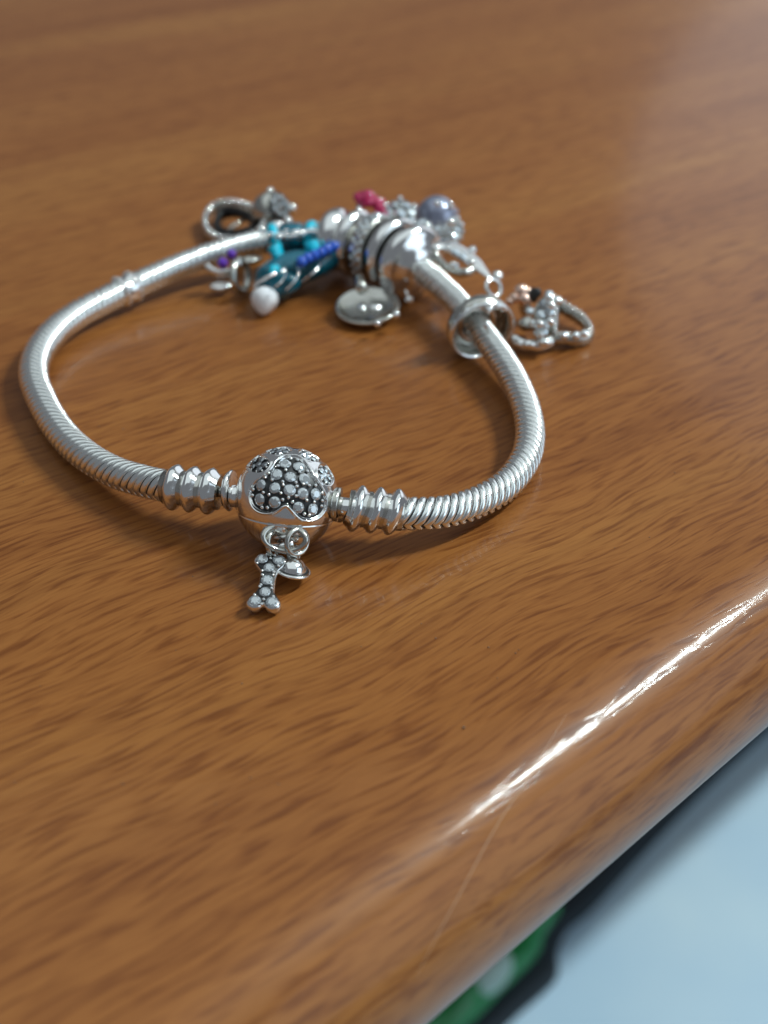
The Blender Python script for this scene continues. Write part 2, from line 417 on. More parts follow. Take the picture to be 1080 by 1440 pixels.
# ------------------------------------------------------------------ ball clasp
RB = 5.2
def sph(px, py, r=RB):
    d = ray(px, py).normalized(); o = Vector((0, 0, CAMZ))-ballc; b = d.dot(o); c = o.dot(o)-r*r; D = b*b-c
    if D < 0:
        q = o - d*b; return q.normalized()
    return (o+d*(-b-math.sqrt(D))).normalized()
c6 = lambda x, y: sph(320+x/6, 615+y/6)
heart_px = [(545,150),(600,160),(650,200),(690,260),(730,330),(780,400),(820,470),(835,530),(825,600),(790,660),(740,690),(680,700),(620,685),(570,640),(530,595),(495,572),(460,582),(420,612),(360,635),(290,635),(230,605),(195,555),(182,490),(192,430),(225,380),(290,330),(350,285),(390,240),(420,195),(470,162)]
stones_px = [(485,215),(605,240),(410,310),(530,330),(655,350),(275,400),(395,425),(525,445),(640,475),(750,480),(265,525),(395,550),(600,595),(725,610)]
prong_px = [(535,175),(590,185),(425,238),(490,272),(610,290),(675,282),(320,335),(375,357),(466,372),(578,378),(640,392),(692,405),(745,405),(215,440),(300,465),(210,490),(348,485),(450,470),(585,412),(515,508),(580,495),(548,545),(670,532),(802,535),(290,590),(335,592),(465,525),(735,545),(650,645),(692,655),(795,580),(345,300),(470,400),(800,470)]
toes = [((255,222),(100,76),-.15),((430,108),(112,36),-.05),((690,150),(98,42),.42),((830,315),(98,62),1.15)]
def toe_dirs(t, n=28, k=1.0):
    (cx, cy), (rx, ry), a = t; out = []
    for i in range(n):
        u_, v_ = rx*k*math.cos(2*math.pi*i/n), ry*k*math.sin(2*math.pi*i/n)
        out.append(c6(cx+u_*math.cos(a)-v_*math.sin(a), cy+u_*math.sin(a)+v_*math.cos(a)))
    return out
hd = [c6(*p) for p in heart_px]
hd = [v.normalized() for v in catmull(hd, 5, True)]
outl = [hd]+[toe_dirs(t) for t in toes]
def planar(dirs):
    c = sum(dirs, Vector()).normalized(); B = basis(c); return c, B
info = []
for o_ in outl:
    c, B = planar(o_); Bn = np.array(B); poly = np.array([tuple(v) for v in o_])@Bn
    poly = poly[:, :2]/poly[:, 2:3]*RB; info.append((np.array(c), Bn, poly))
def sdist(D, inf):
    c, Bn, poly = inf; L = D@Bn; ok = L[:, 2] > .25; uv = np.full((len(D), 2), 99.0); uv[ok] = L[ok, :2]/L[ok, 2:3]*RB
    a = poly; b = np.roll(poly, -1, 0); best = np.full(len(D), 1e9); ins = np.zeros(len(D), bool)
    for p, q in zip(a, b):
        e = q-p; w_ = uv-p; t = np.clip((w_@e)/(e@e), 0, 1); d = np.linalg.norm(w_-t[:, None]*e, axis=1); best = np.minimum(best, d)
        cond = (p[1] > uv[:, 1]) != (q[1] > uv[:, 1])
        with np.errstate(divide='ignore', invalid='ignore'):
            xi = (q[0]-p[0])*(uv[:, 1]-p[1])/(q[1]-p[1])+p[0]
        ins ^= cond & (uv[:, 0] < xi)
    return np.where(ins, -best, best)
clasp = thing('ball_clasp', 'round silver ball clasp with a stone-paved paw print', 'clasp', (ballc.x, ballc.y, 0))
nu, nv = 400, 220
B0 = basis(info[0][0])            # pole at the paw's centre keeps it finely meshed
th = np.concatenate([np.linspace(0.004, 1.45, 150), np.linspace(1.46, math.pi-.01, nv-150)]); ph = np.linspace(0, 2*np.pi, nu, endpoint=False)
TH, PH = np.meshgrid(th, ph, indexing='ij'); D = np.stack([np.sin(TH)*np.cos(PH), np.sin(TH)*np.sin(PH), np.cos(TH)], -1).reshape(-1, 3)@np.array(B0).T
rad = np.full(len(D), RB)
for n_, inf in enumerate(info):
    sd = sdist(D, inf); dep = .26 if n_ == 0 else .20
    rad -= dep*np.clip((-sd-.02)/.10, 0, 1); rad += (.11 if n_ == 0 else .03)*np.exp(-((sd-.10)/.13)**2)
# the joint between the two halves, and the inside of the hinge
jn = Vector((0.10, .38, .92)).normalized(); jd = D@np.array(jn)
rad -= .10*np.exp(-((jd+.30)/.012)**2)
V = (D*rad[:, None]+np.array(ballc)).tolist()
F = [[i*nu+j, i*nu+(j+1) % nu, (i+1)*nu+(j+1) % nu, (i+1)*nu+j] for i in range(nv-1) for j in range(nu)]
F.append(list(range(nu))[::-1]); F.append([(nv-1)*nu+j for j in range(nu)])
shell = make('clasp_shell', (V, [f[::-1] for f in F]), silver, clasp)
# dark floor of each recess
def floor_patch(inf, r, off):
    c, Bn, poly = inf; V = []; F = []; m = len(poly); rings = 8
    cen = poly.mean(0)
    for k_ in range(rings+1):
        q = cen+(poly-cen)*(k_/rings)*off
        d = np.concatenate([q, np.full((m, 1), RB)], 1)@Bn.T; d /= np.linalg.norm(d, axis=1)[:, None]; V += (d*r+np.array(ballc)).tolist()
    for k_ in range(rings):
        for j in range(m): F.append([k_*m+j, (k_+1)*m+j, (k_+1)*m+(j+1) % m, k_*m+(j+1) % m])
    return V, F
def gem_mesh(name, mt, n=8):
    """brilliant cut: table, crown, girdle, pavilion; unit girdle radius, table facing +z"""
    V, F = [], []
    for j in range(n): a = 2*math.pi*j/n; V.append((.55*math.cos(a), .55*math.sin(a), .30))
    for j in range(n): a = 2*math.pi*(j+.5)/n; V.append((.82*math.cos(a), .82*math.sin(a), .19))
    for j in range(2*n): a = math.pi*j/n; V.append((math.cos(a), math.sin(a), .02))
    V.append((0, 0, -.80))
    for j in range(n): a = 2*math.pi*(j+.5)/n; V.append((.55*math.cos(a), .55*math.sin(a), -.42))
    F.append(list(range(n)))
    for j in range(n):
        t0, t1 = j, (j+1) % n; s0, sp_ = n+j, n+(j-1) % n; g = lambda k_: 2*n+(k_ % (2*n))
        F += [[t0, s0, t1], [t0, sp_, g(2*j), s0], [s0, g(2*j), g(2*j+1)], [s0, g(2*j+1), g(2*j+2)]]
    for j in range(n):
        q0, q1 = 4*n+1+j, 4*n+1+(j-1) % n; g = lambda k_: 2*n+(k_ % (2*n))
        F += [[g(2*j), q0, g(2*j+1)], [g(2*j+1), q0, g(2*j+2)], [g(2*j), q1, q0], [q0, q1, 4*n]]
    me = bpy.data.meshes.new(name); me.from_pydata([(x*S, y*S, z*S) for x, y, z in V], [], F); me.materials.append(mt); me.materials.append(foil)
    for p in me.polygons:
        if p.index > 4*n: p.material_index = 1
    me.update(); return me
GEM = gem_mesh('stone', gem); GEMD = gem_mesh('stone_dark', smoke, 6)
def gem_vf(c, B, r, n=6):
    V = []; F = []
    for rr, z in ((.5, .4), (.95, .05)):
        for j in range(n): a = 2*math.pi*(j+(.5 if z < .2 else 0))/n; V.append(Vector(c)+B @ Vector((rr*r*math.cos(a), rr*r*math.sin(a), z*r)))
    V.append(Vector(c)+B @ Vector((0, 0, -.7*r))); F.append(list(range(n)))
    for j in range(n):
        F += [[j, n+j, (j+1) % n], [(j+1) % n, n+j, n+(j+1) % n], [n+j, 2*n, n+(j+1) % n]]
    return V, F
heart = make('heart_panel', floor_patch(info[0], RB-.25, .985), oxid, clasp)
for p in stones_px:
    d = c6(*p); B = basis(d+Vector((random.uniform(-.16, .16), random.uniform(-.16, .16), random.uniform(-.16, .16))))
    B = B @ Matrix.Rotation(random.random()*3, 3, 'Z')
    inst('stone', GEM, ballc+d*(RB-.12), B, heart, random.uniform(.55, .61))
make('prong_beads', join([ball(ballc+c6(*p)*(RB-.06), .185, 2) for p in prong_px]), bright, heart)['kind'] = 'stuff'
for q, t in enumerate(toes):
    pad = make('toe_panel', floor_patch(info[q+1], RB-.19, .98), oxid, clasp)
    (cx, cy), (rx, ry), a = t; gs = []; bs = []
    cand = [(0, 0)]+[(.52*math.cos(x), .52*math.sin(x)) for x in np.linspace(.3, 6.58, 6)[:-1]]
    for u_, v_ in cand:
        x, y = u_*rx, v_*ry; d = c6(cx+x*math.cos(a)-y*math.sin(a), cy+x*math.sin(a)+y*math.cos(a)); B = basis(d) @ Matrix.Rotation(random.random()*3, 3, 'Z')
        gs.append(gem_vf(ballc+d*(RB-.12), B, .40))
    for x_ in np.linspace(0, 6.28, 11)[:-1]:
        x, y = .8*math.cos(x_)*rx, .8*math.sin(x_)*ry; d = c6(cx+x*math.cos(a)-y*math.sin(a), cy+x*math.sin(a)+y*math.cos(a)); bs.append(ball(ballc+d*(RB-.08), .13, 1))
    make('small_stones', join(gs), smoke if q < 2 else gem2, pad, False)['kind'] = 'stuff'
    make('small_prongs', join(bs), silver, pad)['kind'] = 'stuff'
# pins and flange either side
pl = P(313, 692, 4.9)
dl = (ballc-pl).normalized()
make('hinge_pin', lathe([(.55, -.3), (.62, 0), (.62, (ballc-pl).length-4.9)], pl, basis(dl)), silver, clasp)
fl_ = make('hinge_flange', lathe([(.5, -.2), (1.9, .05), (2.15, .45), (1.9, .62), (.5, .5)], P(319, 689, 5.1), basis(dl)), silver, clasp)
make('pin_collar', lathe([(.9, 0), (1.15, .15), (1.15, .8), (.9, 1.0)], P(325, 697, 5.0), basis(dl)), silver, clasp)
pr = P(491, 714, 4.9); dr = (ballc-pr).normalized()
make('hinge_pin', lathe([(.95, -.2), (1.0, 0), (1.0, (ballc-pr).length-4.85)], pr, basis(dr)), silver, clasp)
make('hinge_flange', lathe([(1.2, 0), (1.75, .12), (1.75, .6), (1.2, .75)], P(479, 710, 5.0), basis(dr)), dull, clasp)
make('hinge_block', join([ball(P(478, 722, 3.3), .8, 3, None, (1, 1, 1.3))]), dull, clasp)

# rings hanging off the clasp: placed just in front of the ball's underside
def before(px, py, off):                        # just in front of the ball's surface
    return ballc+sph(px, py)*RB-ray(px, py).normalized()*off
ec = before(400, 757, .75); Bv = basis(-ray(400, 757)+Vector((0, .15, -.1)))
oval = [ec+Bv @ Vector((2.05*math.cos(a), 1.22*math.sin(a)-.25*math.cos(a), .25*math.cos(2*a))) for a in np.linspace(0, 2*math.pi, 49)[:-1]]
make('clasp_eyelet', tube(oval, .30, 12, True), dull, clasp)
make('eyelet_foot', lathe([(.5, -.9), (.62, -.5), (.5, 0), (.05, .05)], before(377, 747, .3), basis(-ray(377, 747))), dull, clasp)
make('link_bar', tube([before(383, 767, 1.2), before(396, 768, 1.3), before(413, 764, 1.1)], .33, 12), silver, clasp)
make('jump_ring', tube(circle(before(418, 762, 1.1), basis(Vector((.75, -.8, .35))), 1.25, 44), .27, 12, True), dull, clasp)

# ------------------------------------------------------------------ bone charm
bt_, bb = P(381, 792, 2.2), P(371, 851, .95)
yb = (bt_-bb).normalized(); nb = (Vector((0, -.35, 1))-yb*Vector((0, -.35, 1)).dot(yb)).normalized(); xb = yb.cross(nb)
Bb = Matrix((xb*1.16, yb, nb)).transposed(); cb = (bt_+bb)/2
Lb = (bt_-bb).length/2
bone_o = thing('bone_charm', 'small silver dog-bone charm set with seven clear stones hanging from the clasp', 'charm', (cb.x, cb.y, 0))
k = Lb
def bone_outline(off=0.0):
    pts = [(0, k+.22), (.36, k+.60), (.85, k+.70), (1.32, k+.38), (1.40, k-.12), (1.12, k-.62), (.78, k-1.15), (.70, k-1.8), (.68, 0), (.70, -k+1.8), (.78, -k+1.15), (1.12, -k+.62), (1.40, -k+.12), (1.32, -k-.38), (.85, -k-.70), (.36, -k-.60), (0, -k-.22)]
    full = pts+[(-x, y) for x, y in pts[::-1] if x > 0]
    full = [Vector((x, y, 0)) for x, y in full]
    return [(p.x*(1-off), p.y*(1-off*.5)) for p in catmull(full, 4, True)]
bo_ = make('bone_body', extrude_poly([Vector(p) for p in bone_outline()], cb, Bb, 1.1, .22), silver, bone_o)
make('pave_bed', extrude_poly([Vector(p) for p in bone_outline(.15)], cb+nb*.50, Bb, .16, .03), oxid, bone_o)
for (x, y, r) in [(-.70, k, .58), (.70, k-.03, .58), (-.02, k-1.02, .52), (0, 0, .58), (0, -k+1.08, .54), (-.70, -k, .58), (.70, -k-.03, .58)]:
    inst('stone', GEM, cb+Bb @ Vector((x, y, .66)), basis(nb) @ Matrix.Rotation(random.random()*3, 3, 'Z'), bone_o, r)
make('prong_beads', join([ball(cb+Bb @ Vector((x, y, .66)), .17, 2) for x, y in [(0, k+.1), (-.35, k+.55), (.3, k+.5), (-1.05, k-.6), (.75, k-.75), (-.5, k-1.45), (.45, k-1.5), (-.45, .55), (.45, -.55), (-.42, -.62), (.45, .62), (-.5, -k+1.65), (.5, -k+1.55), (-.8, -k+.65), (.75, -k+.6), (0, -k+.2), (-.1, -k-.35)]]), bright, bone_o)['kind'] = 'stuff'
lc = P(384, 766, 3.6)
make('bail_loop', tube(circle(lc, basis(Vector((.85, -.35, .15))), .95, 32, ry=1.3), .27, 12, True), dull, bone_o)

# dish charm beside the bone
dc = P(411, 803, 1.35)
Bd = basis(Vector((.22, .25, 1)))
dish = thing('dome_charm', 'tiny silver domed disc charm with a rim, beside the bone charm', 'charm', (dc.x, dc.y, 0))
make('rim_disc', lathe([(.3, -.55), (1.3, -.38), (1.75, -.05), (1.85, .12), (1.72, .26), (1.5, .2), (1.35, .12), (.3, .1)], dc, Bd), silver, dish)
make('dome', lathe([(1.38, .1), (1.36, .35), (1.2, .75), (.9, 1.1), (.45, 1.32), (.02, 1.38)], dc, Bd), silver, dish)
make('groove_ring', lathe([(1.36, .16), (1.56, .18), (1.56, .23), (1.36, .24)], dc, Bd), oxid, dish)
make('bail_bead', join([ball(P(412, 783, 2.2), .62, 3), tube(circle(P(413, 778, 2.5), basis(Vector((.6, -.5, .4))), .7, 24), .22, 10, True)]), dull, dish)

# ------------------------------------------------------------------ charms at the back of the loop
def bead_row(pts, r, sub=1): return join([ball(p, r, sub) for p in pts])
def even(path, step): return resample([Vector(p) for p in path], step)
GR = 'charms threaded at the back of the bracelet'
def charm(name, label, px, py, z=5.0, cat='charm'):
    q = P(px, py, z); return thing(name, label, cat, (q.x, q.y, 0), GR)
def ring_on(parent, name, px, py, prof, mt, kk=44, tilt=None):
    i_ = near(px, py); B = Bt(i_); return make(name, lathe(prof, dense[i_], B, kk), mt, parent), dense[i_], B

# A open teardrop with beaded rim
t = charm('teardrop_charm', 'open silver teardrop charm with a beaded rim, behind the chain at far left', 318, 315, 2)
A_ = catmull([P(372, 312, 4.2), P(355, 297, 4.2), P(335, 290, 3.6), P(314, 289, 2.8), P(297, 296, 2.0), P(289, 311, 1.4), P(292, 327, 1.2), P(306, 338, 1.5), P(325, 341, 2.2), P(345, 338, 3.2), P(365, 328, 4.0)], 6, True)
make('teardrop_frame', tube(A_, .62, 10, True, 1.5), dull, t)
make('rim_beads', bead_row([p+Vector((0, -.1, .75)) for p in even(A_, 1.15)], .5), bright, t)['kind'] = 'stuff'
A2 = [p.lerp(P(335, 315, 1.6), .36) for p in A_]
make('inner_frame', tube(A2, .6, 8, True, 1.6), oxid, t)
make('inner_bar', tube([P(352, 305, 3), P(328, 318, 2.2), P(318, 328, 1.6)], .35, 8), dull, t)

# B lantern-like dangle
t = charm('drum_charm', 'silver drum-shaped charm with a stone-set face, upright left of the turquoise charm', 385, 292, 5)
c = P(384, 295, 5.6); ax = Vector((.75, -.45, .48)).normalized(); B = basis(ax)
make('drum_body', lathe([(.8, -3.2), (2.2, -2.6), (2.8, -1.4), (2.9, 0), (2.7, .9), (2.1, 1.3)], c, B), dull, t)
make('face_plate', lathe([(2.2, 1.2), (2.3, 1.5), (1.9, 1.75), (.05, 1.85)], c, B), oxid, t)
make('face_stones', join([gem_vf(c+B @ Vector((r_*math.cos(a), r_*math.sin(a), 1.85)), B, .60) for r_, n_ in ((0, 1), (1.4, 8)) for a in np.linspace(0, 6.28, n_+1)[:-1]]), gem2, t, False)['kind'] = 'stuff'
make('top_bead', ball(P(380, 269, 8), .62, 3), bright, t)
make('side_bead', ball(P(410, 293, 6), .78, 3), bright, t)
make('bail_bar', tube([P(398, 301, 6.2), P(404, 310, 6.2), P(408, 314, 6.0)], .62, 12), silver, t)
make('bail_bar', tube([P(396, 320, 6.2), P(408, 316, 6.4), P(420, 322, 6.2)], .55, 12), silver, t)
make('collar_beads', join([ball(P(*p), .5, 2) for p in ((366, 322, 6.2), (372, 328, 6.4), (381, 331, 6.6), (402, 326, 6.8), (413, 328, 6.8), (421, 333, 6.8), (448, 324, 6.6), (456, 331, 6.6))]), bright, t)['kind'] = 'stuff'
make('foot', blob(P(388, 322, 6), 1, (1.5, 1.1, 1.2), None, .1, 1, 3, 1), silver, t)

# C purple-accent charm under the chain
t = charm('purple_accent_charm', 'silver half-moon charm with two purple stones hanging under the chain', 318, 385, 3)
make('purple_stone', ball(P(325, 357, 5.6), .70, 2), purple, t)
make('purple_stone', ball(P(313, 370, 4.6), .78, 2), purple, t)
make('half_moon', tube(catmull([P(291, 374, 4.2), P(297, 380, 3.8), P(308, 384, 3.4), P(322, 382, 3.4)], 6), .42, 10, False, 1.4), silver, t)
make('side_loop', tube(circle(P(338, 388, 3.0), basis(Vector((.9, -.3, .2))), 2.2, 32, ry=2.1), .55, 12, True), dull, t)
make('lower_plate', blob(P(311, 402, 1.4), 1, (1.7, 1.2, .6), Matrix.Rotation(.3, 3, 'Z'), .1, 1, 3, 3), silver, t)
make('small_bead', ball(P(336, 371, 5.0), .52, 2), bright, t)
make('wing', blob(P(350, 366, 4.2), 1, (1.9, .9, .5), Matrix.Rotation(.4, 3, 'Z'), .15, 1.2, 3, 5), dull, t)

# D turquoise charm
t = charm('turquoise_charm', 'turquoise and teal enamel charm with a blue beaded tail and white drop', 405, 385, 4)
for px, py in ((385, 340), (437, 337)):
    i_ = near(px, py); B = Bt(i_)
    make('enamel_band', lathe([(1.75, -.7), (2.35, -.62), (2.5, 0), (2.35, .62), (1.75, .7)], dense[i_], B, 40), turq, t)
make('silver_saddle', join([tube(catmull([P(392, 329, 7.3), P(410, 333, 7.2), P(432, 326, 7.4), P(455, 328, 7)], 5), .42, 10)]), silver, t)
i_ = near(411, 336); B = Bt(i_)
make('teal_sleeve', lathe([(1.75, -1.7), (2.15, -1.6), (2.3, 0), (2.15, 1.6), (1.75, 1.7)], dense[i_], B, 40), teal, t)
make('saddle_bead', join([ball(P(392, 333, 7.5), .6, 2), ball(P(424, 329, 7.6), .6, 2)]), bright, t)['kind'] = 'stuff'
strap = catmull([P(385, 345, 7.0), P(391, 358, 5.8), P(395, 368, 4.8)], 6)
make('strap', tube(strap, np.linspace(1.3, .8, len(strap)), 12, False, .6), turq, t)
strap = catmull([P(437, 340, 7.0), P(440, 352, 6.0), P(438, 362, 5.2)], 6)
make('strap', tube(strap, np.linspace(1.2, .9, len(strap)), 12, False, .6), turq, t)
tp = catmull([P(374, 410, 2.2), P(384, 398, 2.8), P(400, 385, 3.4), P(420, 376, 3.9), P(440, 372, 4.2), P(460, 364, 4.6), P(474, 354, 5.0), P(479, 350, 5.2)], 6)
rr_ = np.interp(np.linspace(0, 1, len(tp)), [0, .12, .35, .6, .9, 1], [1.7, 2.9, 2.7, 2.0, 1.4, .6])
make('body', tube(tp, list(rr_), 18), teal, t)
make('tail', tube(catmull([P(418, 372, 4.9), P(436, 366, 5.1), P(456, 358, 5.5), P(474, 350, 5.8)], 5), 1.0, 12), turq, t)
make('tail_beads', join([ball(P(*p), .78, 3) for p in ((424, 368, 6.1), (433, 363, 6.3), (442, 359, 6.5), (451, 355, 6.7), (460, 351, 6.8), (469, 347, 6.9))]), blue, t)['kind'] = 'stuff'
make('belly', blob(P(398, 396, 3.2), 1, (2.3, 1.9, 1.9), Matrix.Rotation(.5, 3, 'Z'), .16, 1.6, 3, 7), teal, t)
make('shoulder', blob(P(412, 376, 5.0), 1, (2.2, 1.0, 1.1), Matrix.Rotation(.4, 3, 'Z'), .18, 1.8, 3, 9), teal, t)
make('fin', blob(P(448, 378, 3.6), 1, (1.9, .8, 1.0), Matrix.Rotation(.45, 3, 'Z'), .2, 1.6, 3, 11), turq, t)
make('fin', blob(P(386, 382, 5.0), 1, (1.0, .6, .9), Matrix.Rotation(.6, 3, 'Z'), .2, 1.6, 3, 12), turq, t)
for cz in ([(386, 404, 5.0), (396, 396, 5.6), (402, 384, 5.9), (400, 374, 5.8)], [(402, 408, 4.0), (414, 396, 4.9), (420, 384, 5.6), (418, 374, 5.8)], [(424, 396, 3.8), (438, 386, 4.9), (448, 376, 5.4), (452, 368, 5.6)]):
    make('enamel_border', tube(catmull([P(*p) for p in cz], 5), .13, 8), bright, t)
make('tail_tip', ball(P(479, 360, 4.8), .78, 3), bright, t)
wd = make('white_drop', lathe([(.05, 1.7), (1.0, 1.5), (1.75, .8), (1.95, 0), (1.6, -.9), (.8, -1.9), (.05, -2.35)], P(372, 421, 2.1), basis(Vector((.1, .75, .6))), 32), pearl, t)
make('silver_trim', tube(catmull([P(357, 404, 3.6), P(364, 396, 4.4), P(376, 390, 5.0), P(388, 384, 5.2)], 6), .22, 8), silver, t)
make('under_fin', blob(P(436, 385, 2.6), 1, (1.8, .7, .6), Matrix.Rotation(.5, 3, 'Z'), .15, 1, 3, 6), dull, t)

# E spacer beads
t = charm('barrel_bead', 'smooth silver barrel bead right of the turquoise charm', 478, 336, 5, 'bead')
ring_on(t, 'bead_body', 476, 338, [(1.75, -2.2), (3.3, -1.9), (4.3, -1.0), (4.6, 0), (4.3, .9), (3.4, 1.6), (1.75, 1.9)], silver)
ring_on(t, 'bead_collar', 492, 340, [(2.0, -.3), (3.3, -.25), (3.4, .0), (3.3, .25), (2.0, .3)], dull)
t = charm('ring_bead', 'polished plain silver ring bead between barrel and stone ring', 510, 342, 5, 'bead')
ring_on(t, 'ring_body', 508, 343, [(1.75, -1.0), (4.1, -.9), (4.75, -.4), (4.75, .4), (4.1, .9), (1.75, 1.0)], silver)
t = charm('stone_ring_bead', 'silver ring bead pavéd with tiny clear stones'.replace('pavéd', 'paved'), 533, 352, 5, 'bead')
_, cc, B = ring_on(t, 'ring_body', 533, 352, [(1.75, -1.2), (4.5, -1.15), (4.75, -.9), (4.75, .9), (4.5, 1.15), (1.75, 1.2)], dull)
gs = []
for z in (-.62, .0, .62):
    for a in np.linspace(0, 6.28, 25)[:-1]:
        a2 = a+(.157 if z == 0 else 0); d = B @ Vector((math.cos(a2), math.sin(a2), 0)); gs.append(gem_vf(cc+d*4.75+B @ Vector((0, 0, z)), basis(d), .46))
make('ring_stones', join(gs), gem2, t, False)['kind'] = 'stuff'
for q, (px, py, rad_, nm, lb) in enumerate([(560, 362, 5.2, 'band_bead', 'wide smooth silver band bead next to the stone ring'), (584, 374, 5.5, 'flared_bead', 'largest smooth flared silver band bead, last before bare chain')]):
    t = charm(nm, lb, px, py, 5, 'bead')
    if q == 0: pf = [(1.75, -1.25), (rad_-.5, -1.25), (rad_, -.8), (rad_+.05, .4), (rad_-.35, .8), (rad_-.9, .9), (1.75, 1.0)]
    else: pf = [(1.75, -1.3), (rad_-.7, -1.3), (rad_-.2, -.9), (rad_, 0), (rad_-.35, .7), (rad_-1.3, 1.0), (3.0, 1.7), (2.4, 2.4), (1.75, 2.5)]
    ring_on(t, 'band_body', px, py, pf, silver, 56)
    _, cc, B = ring_on(t, 'band_groove', px, py, [(2.6, -1.34), (rad_-.72, -1.345), (rad_-.62, -1.30)], oxid, 56)
t = charm('pink_stone_bead', 'tiny pair of pale pink stones on top of the smooth band beads', 583, 331, 9, 'bead')
make('pink_stone', ball(P(584, 327, 9.6), .42, 2), magenta, t)
make('clear_stone', ball(P(577, 337, 9.4), .55, 2), silver, t); make('clear_stone', ball(P(584, 333, 9.5), .5, 2), rose, t)

# F magenta enamel bow
t = charm('magenta_charm', 'small magenta enamel petal charm rising above the silver beads', 520, 285, 9)
make('petal', blob(P(515, 281, 9.6), 1, (1.75, 1.2, 1.25), Matrix.Rotation(-.15, 3, 'Z'), .18, 1.3, 3, 1), magenta, t)
make('petal', blob(P(528, 285, 9.3), 1, (1.3, .9, .9), Matrix.Rotation(.1, 3, 'Z'), .15, 1.3, 3, 2), magenta, t)
make('petal', blob(P(534, 299, 8.4), 1, (.95, .9, 1.3), Matrix.Rotation(-.5, 3, 'Z'), .15, 1.3, 3, 3), magenta, t)
make('post', tube([P(506, 306, 8), P(505, 298, 8.8), P(506, 290, 9.2)], .55, 12), silver, t)
# G flower of stones
t = charm('flower_charm', 'silver flower charm of small round clear stones above the bead stack', 562, 300, 8)
B = basis(Vector((0, -.6, .8))); c = P(562, 301, 8)
make('flower_base', lathe([(.3, -1.4), (1.8, -1.0), (2.5, -.3), (2.0, 0), (.2, .1)], c, B), dull, t)
make('flower_stones', join([gem_vf(c+B @ Vector((1.75*math.cos(a), 1.75*math.sin(a), .15)), basis(B @ Vector((.5*math.cos(a), .5*math.sin(a), 1))), .88, 8) for a in np.linspace(0, 6.28, 7)[:-1]]+[gem_vf(c+B @ Vector((0, 0, .45)), B, .85, 8)]), gem2, t, False)['kind'] = 'stuff'
make('flower_beads', join([ball(c+B @ Vector((2.4*math.cos(a), 2.4*math.sin(a), .25)), .45, 2) for a in np.linspace(.5, 6.78, 7)[:-1]]), bright, t)['kind'] = 'stuff'
# H shell dome with pave foot
t = charm('shell_charm', 'lavender-grey domed charm with a stone-set skirt, topmost at the right of the stack', 615, 300, 6)
c = P(613, 309, 6.0)
make('dome', lathe([(3.25, -.4), (3.2, .6), (2.8, 1.9), (2.0, 2.9), (1.0, 3.5), (.02, 3.65)], c, basis(Vector((.12, -.12, 1))), 40), lav, t)
gs = []
for px_, py_, z_ in ((578, 312, 7.6), (586, 318, 7.6), (594, 313, 7.4), (600, 324, 7.3), (589, 327, 7.6), (598, 332, 7.2), (607, 334, 7.0), (580, 321, 7.8), (572, 316, 7.9)):
    gs.append(gem_vf(P(px_, py_, z_), basis(Vector((random.uniform(-.4, .4), -.6, .8))), .72, 8))
make('bridge_stones', join(gs), gem2, t, False)['kind'] = 'stuff'
make('bridge', blob(P(590, 323, 6.6), 1, (2.1, 1.1, .9), Matrix.Rotation(-.3, 3, 'Z'), .1, 1, 3, 9), dull, t)
make('dome_fan', blob(P(631, 301, 6.2), 1, (1.5, 1.0, 1.3), None, .08, 1, 3, 8), lav, t)
make('dome_flare', blob(P(586, 297, 6.0), 1, (1.5, .9, .7), Matrix.Rotation(.2, 3, 'Z'), .1, 1, 3, 2), lav, t)
c2 = P(622, 324, 5.4); B = basis(Vector((.1, -.75, .65)))
make('skirt', lathe([(.5, -1.3), (2.6, -1.1), (3.2, -.5), (3.0, .3), (1.8, .9), (.05, 1.05)], c2, B), dull, t)
gs = []
for r_, n_, h_ in ((0, 1, 1.15), (1.1, 6, 1.05), (2.1, 11, .85), (3.0, 16, .3)):
    for a in np.linspace(0, 6.28, n_+1)[:-1]+r_: gs.append(gem_vf(c2+B @ Vector((r_*math.cos(a), r_*math.sin(a)*.9, h_)), basis(B @ Vector((r_*.3*math.cos(a), r_*.3*math.sin(a), 1))), .5))
make('skirt_stones', join(gs), gem2, t, False)['kind'] = 'stuff'
make('dome_bead', join([ball(P(615, 286, 9.7), .5, 3), ball(P(633, 289, 8.8), .5, 3), ball(P(634, 312, 7.5), .6, 3), ball(P(601, 319, 7.2), .75, 3)]), bright, t)['kind'] = 'stuff'
# I leaf loop
t = charm('leaf_charm', 'silver open leaf-shaped charm with stones, right of the bead stack', 648, 365, 6)
up_ = catmull([P(606, 348, 7.6), P(622, 346, 7.4), P(640, 351, 7.0), P(660, 364, 6.3), P(676, 378, 5.6), P(690, 392, 4.8)], 8)
make('leaf_blade', tube(up_, list(np.interp(np.linspace(0, 1, len(up_)), [0, .3, .7, 1], [1.1, 1.6, 1.2, .25])), 12, False, .5), silver, t)
lo_ = catmull([P(611, 356, 7.2), P(620, 370, 6.2), P(635, 380, 5.6), P(652, 384, 5.4), P(668, 379, 5.4)], 8)
make('leaf_loop', tube(lo_, .45, 10, False, 1.5), dull, t)
make('leaf_stones', join([gem_vf(P(*p), basis(Vector((0, -.6, .8))), .62, 8) for p in ((630, 349, 8.2), (640, 354, 8.0), (650, 360, 7.6), (664, 351, 6.6), (661, 369, 7.0), (640, 374, 6.2))]), gem2, t, False)['kind'] = 'stuff'
make('leaf_beads', join([ball(P(*p), .55, 2) for p in ((631, 350, 8.3), (663, 369, 7.2), (662, 353, 6.9), (637, 373, 6.3))]), bright, t)['kind'] = 'stuff'
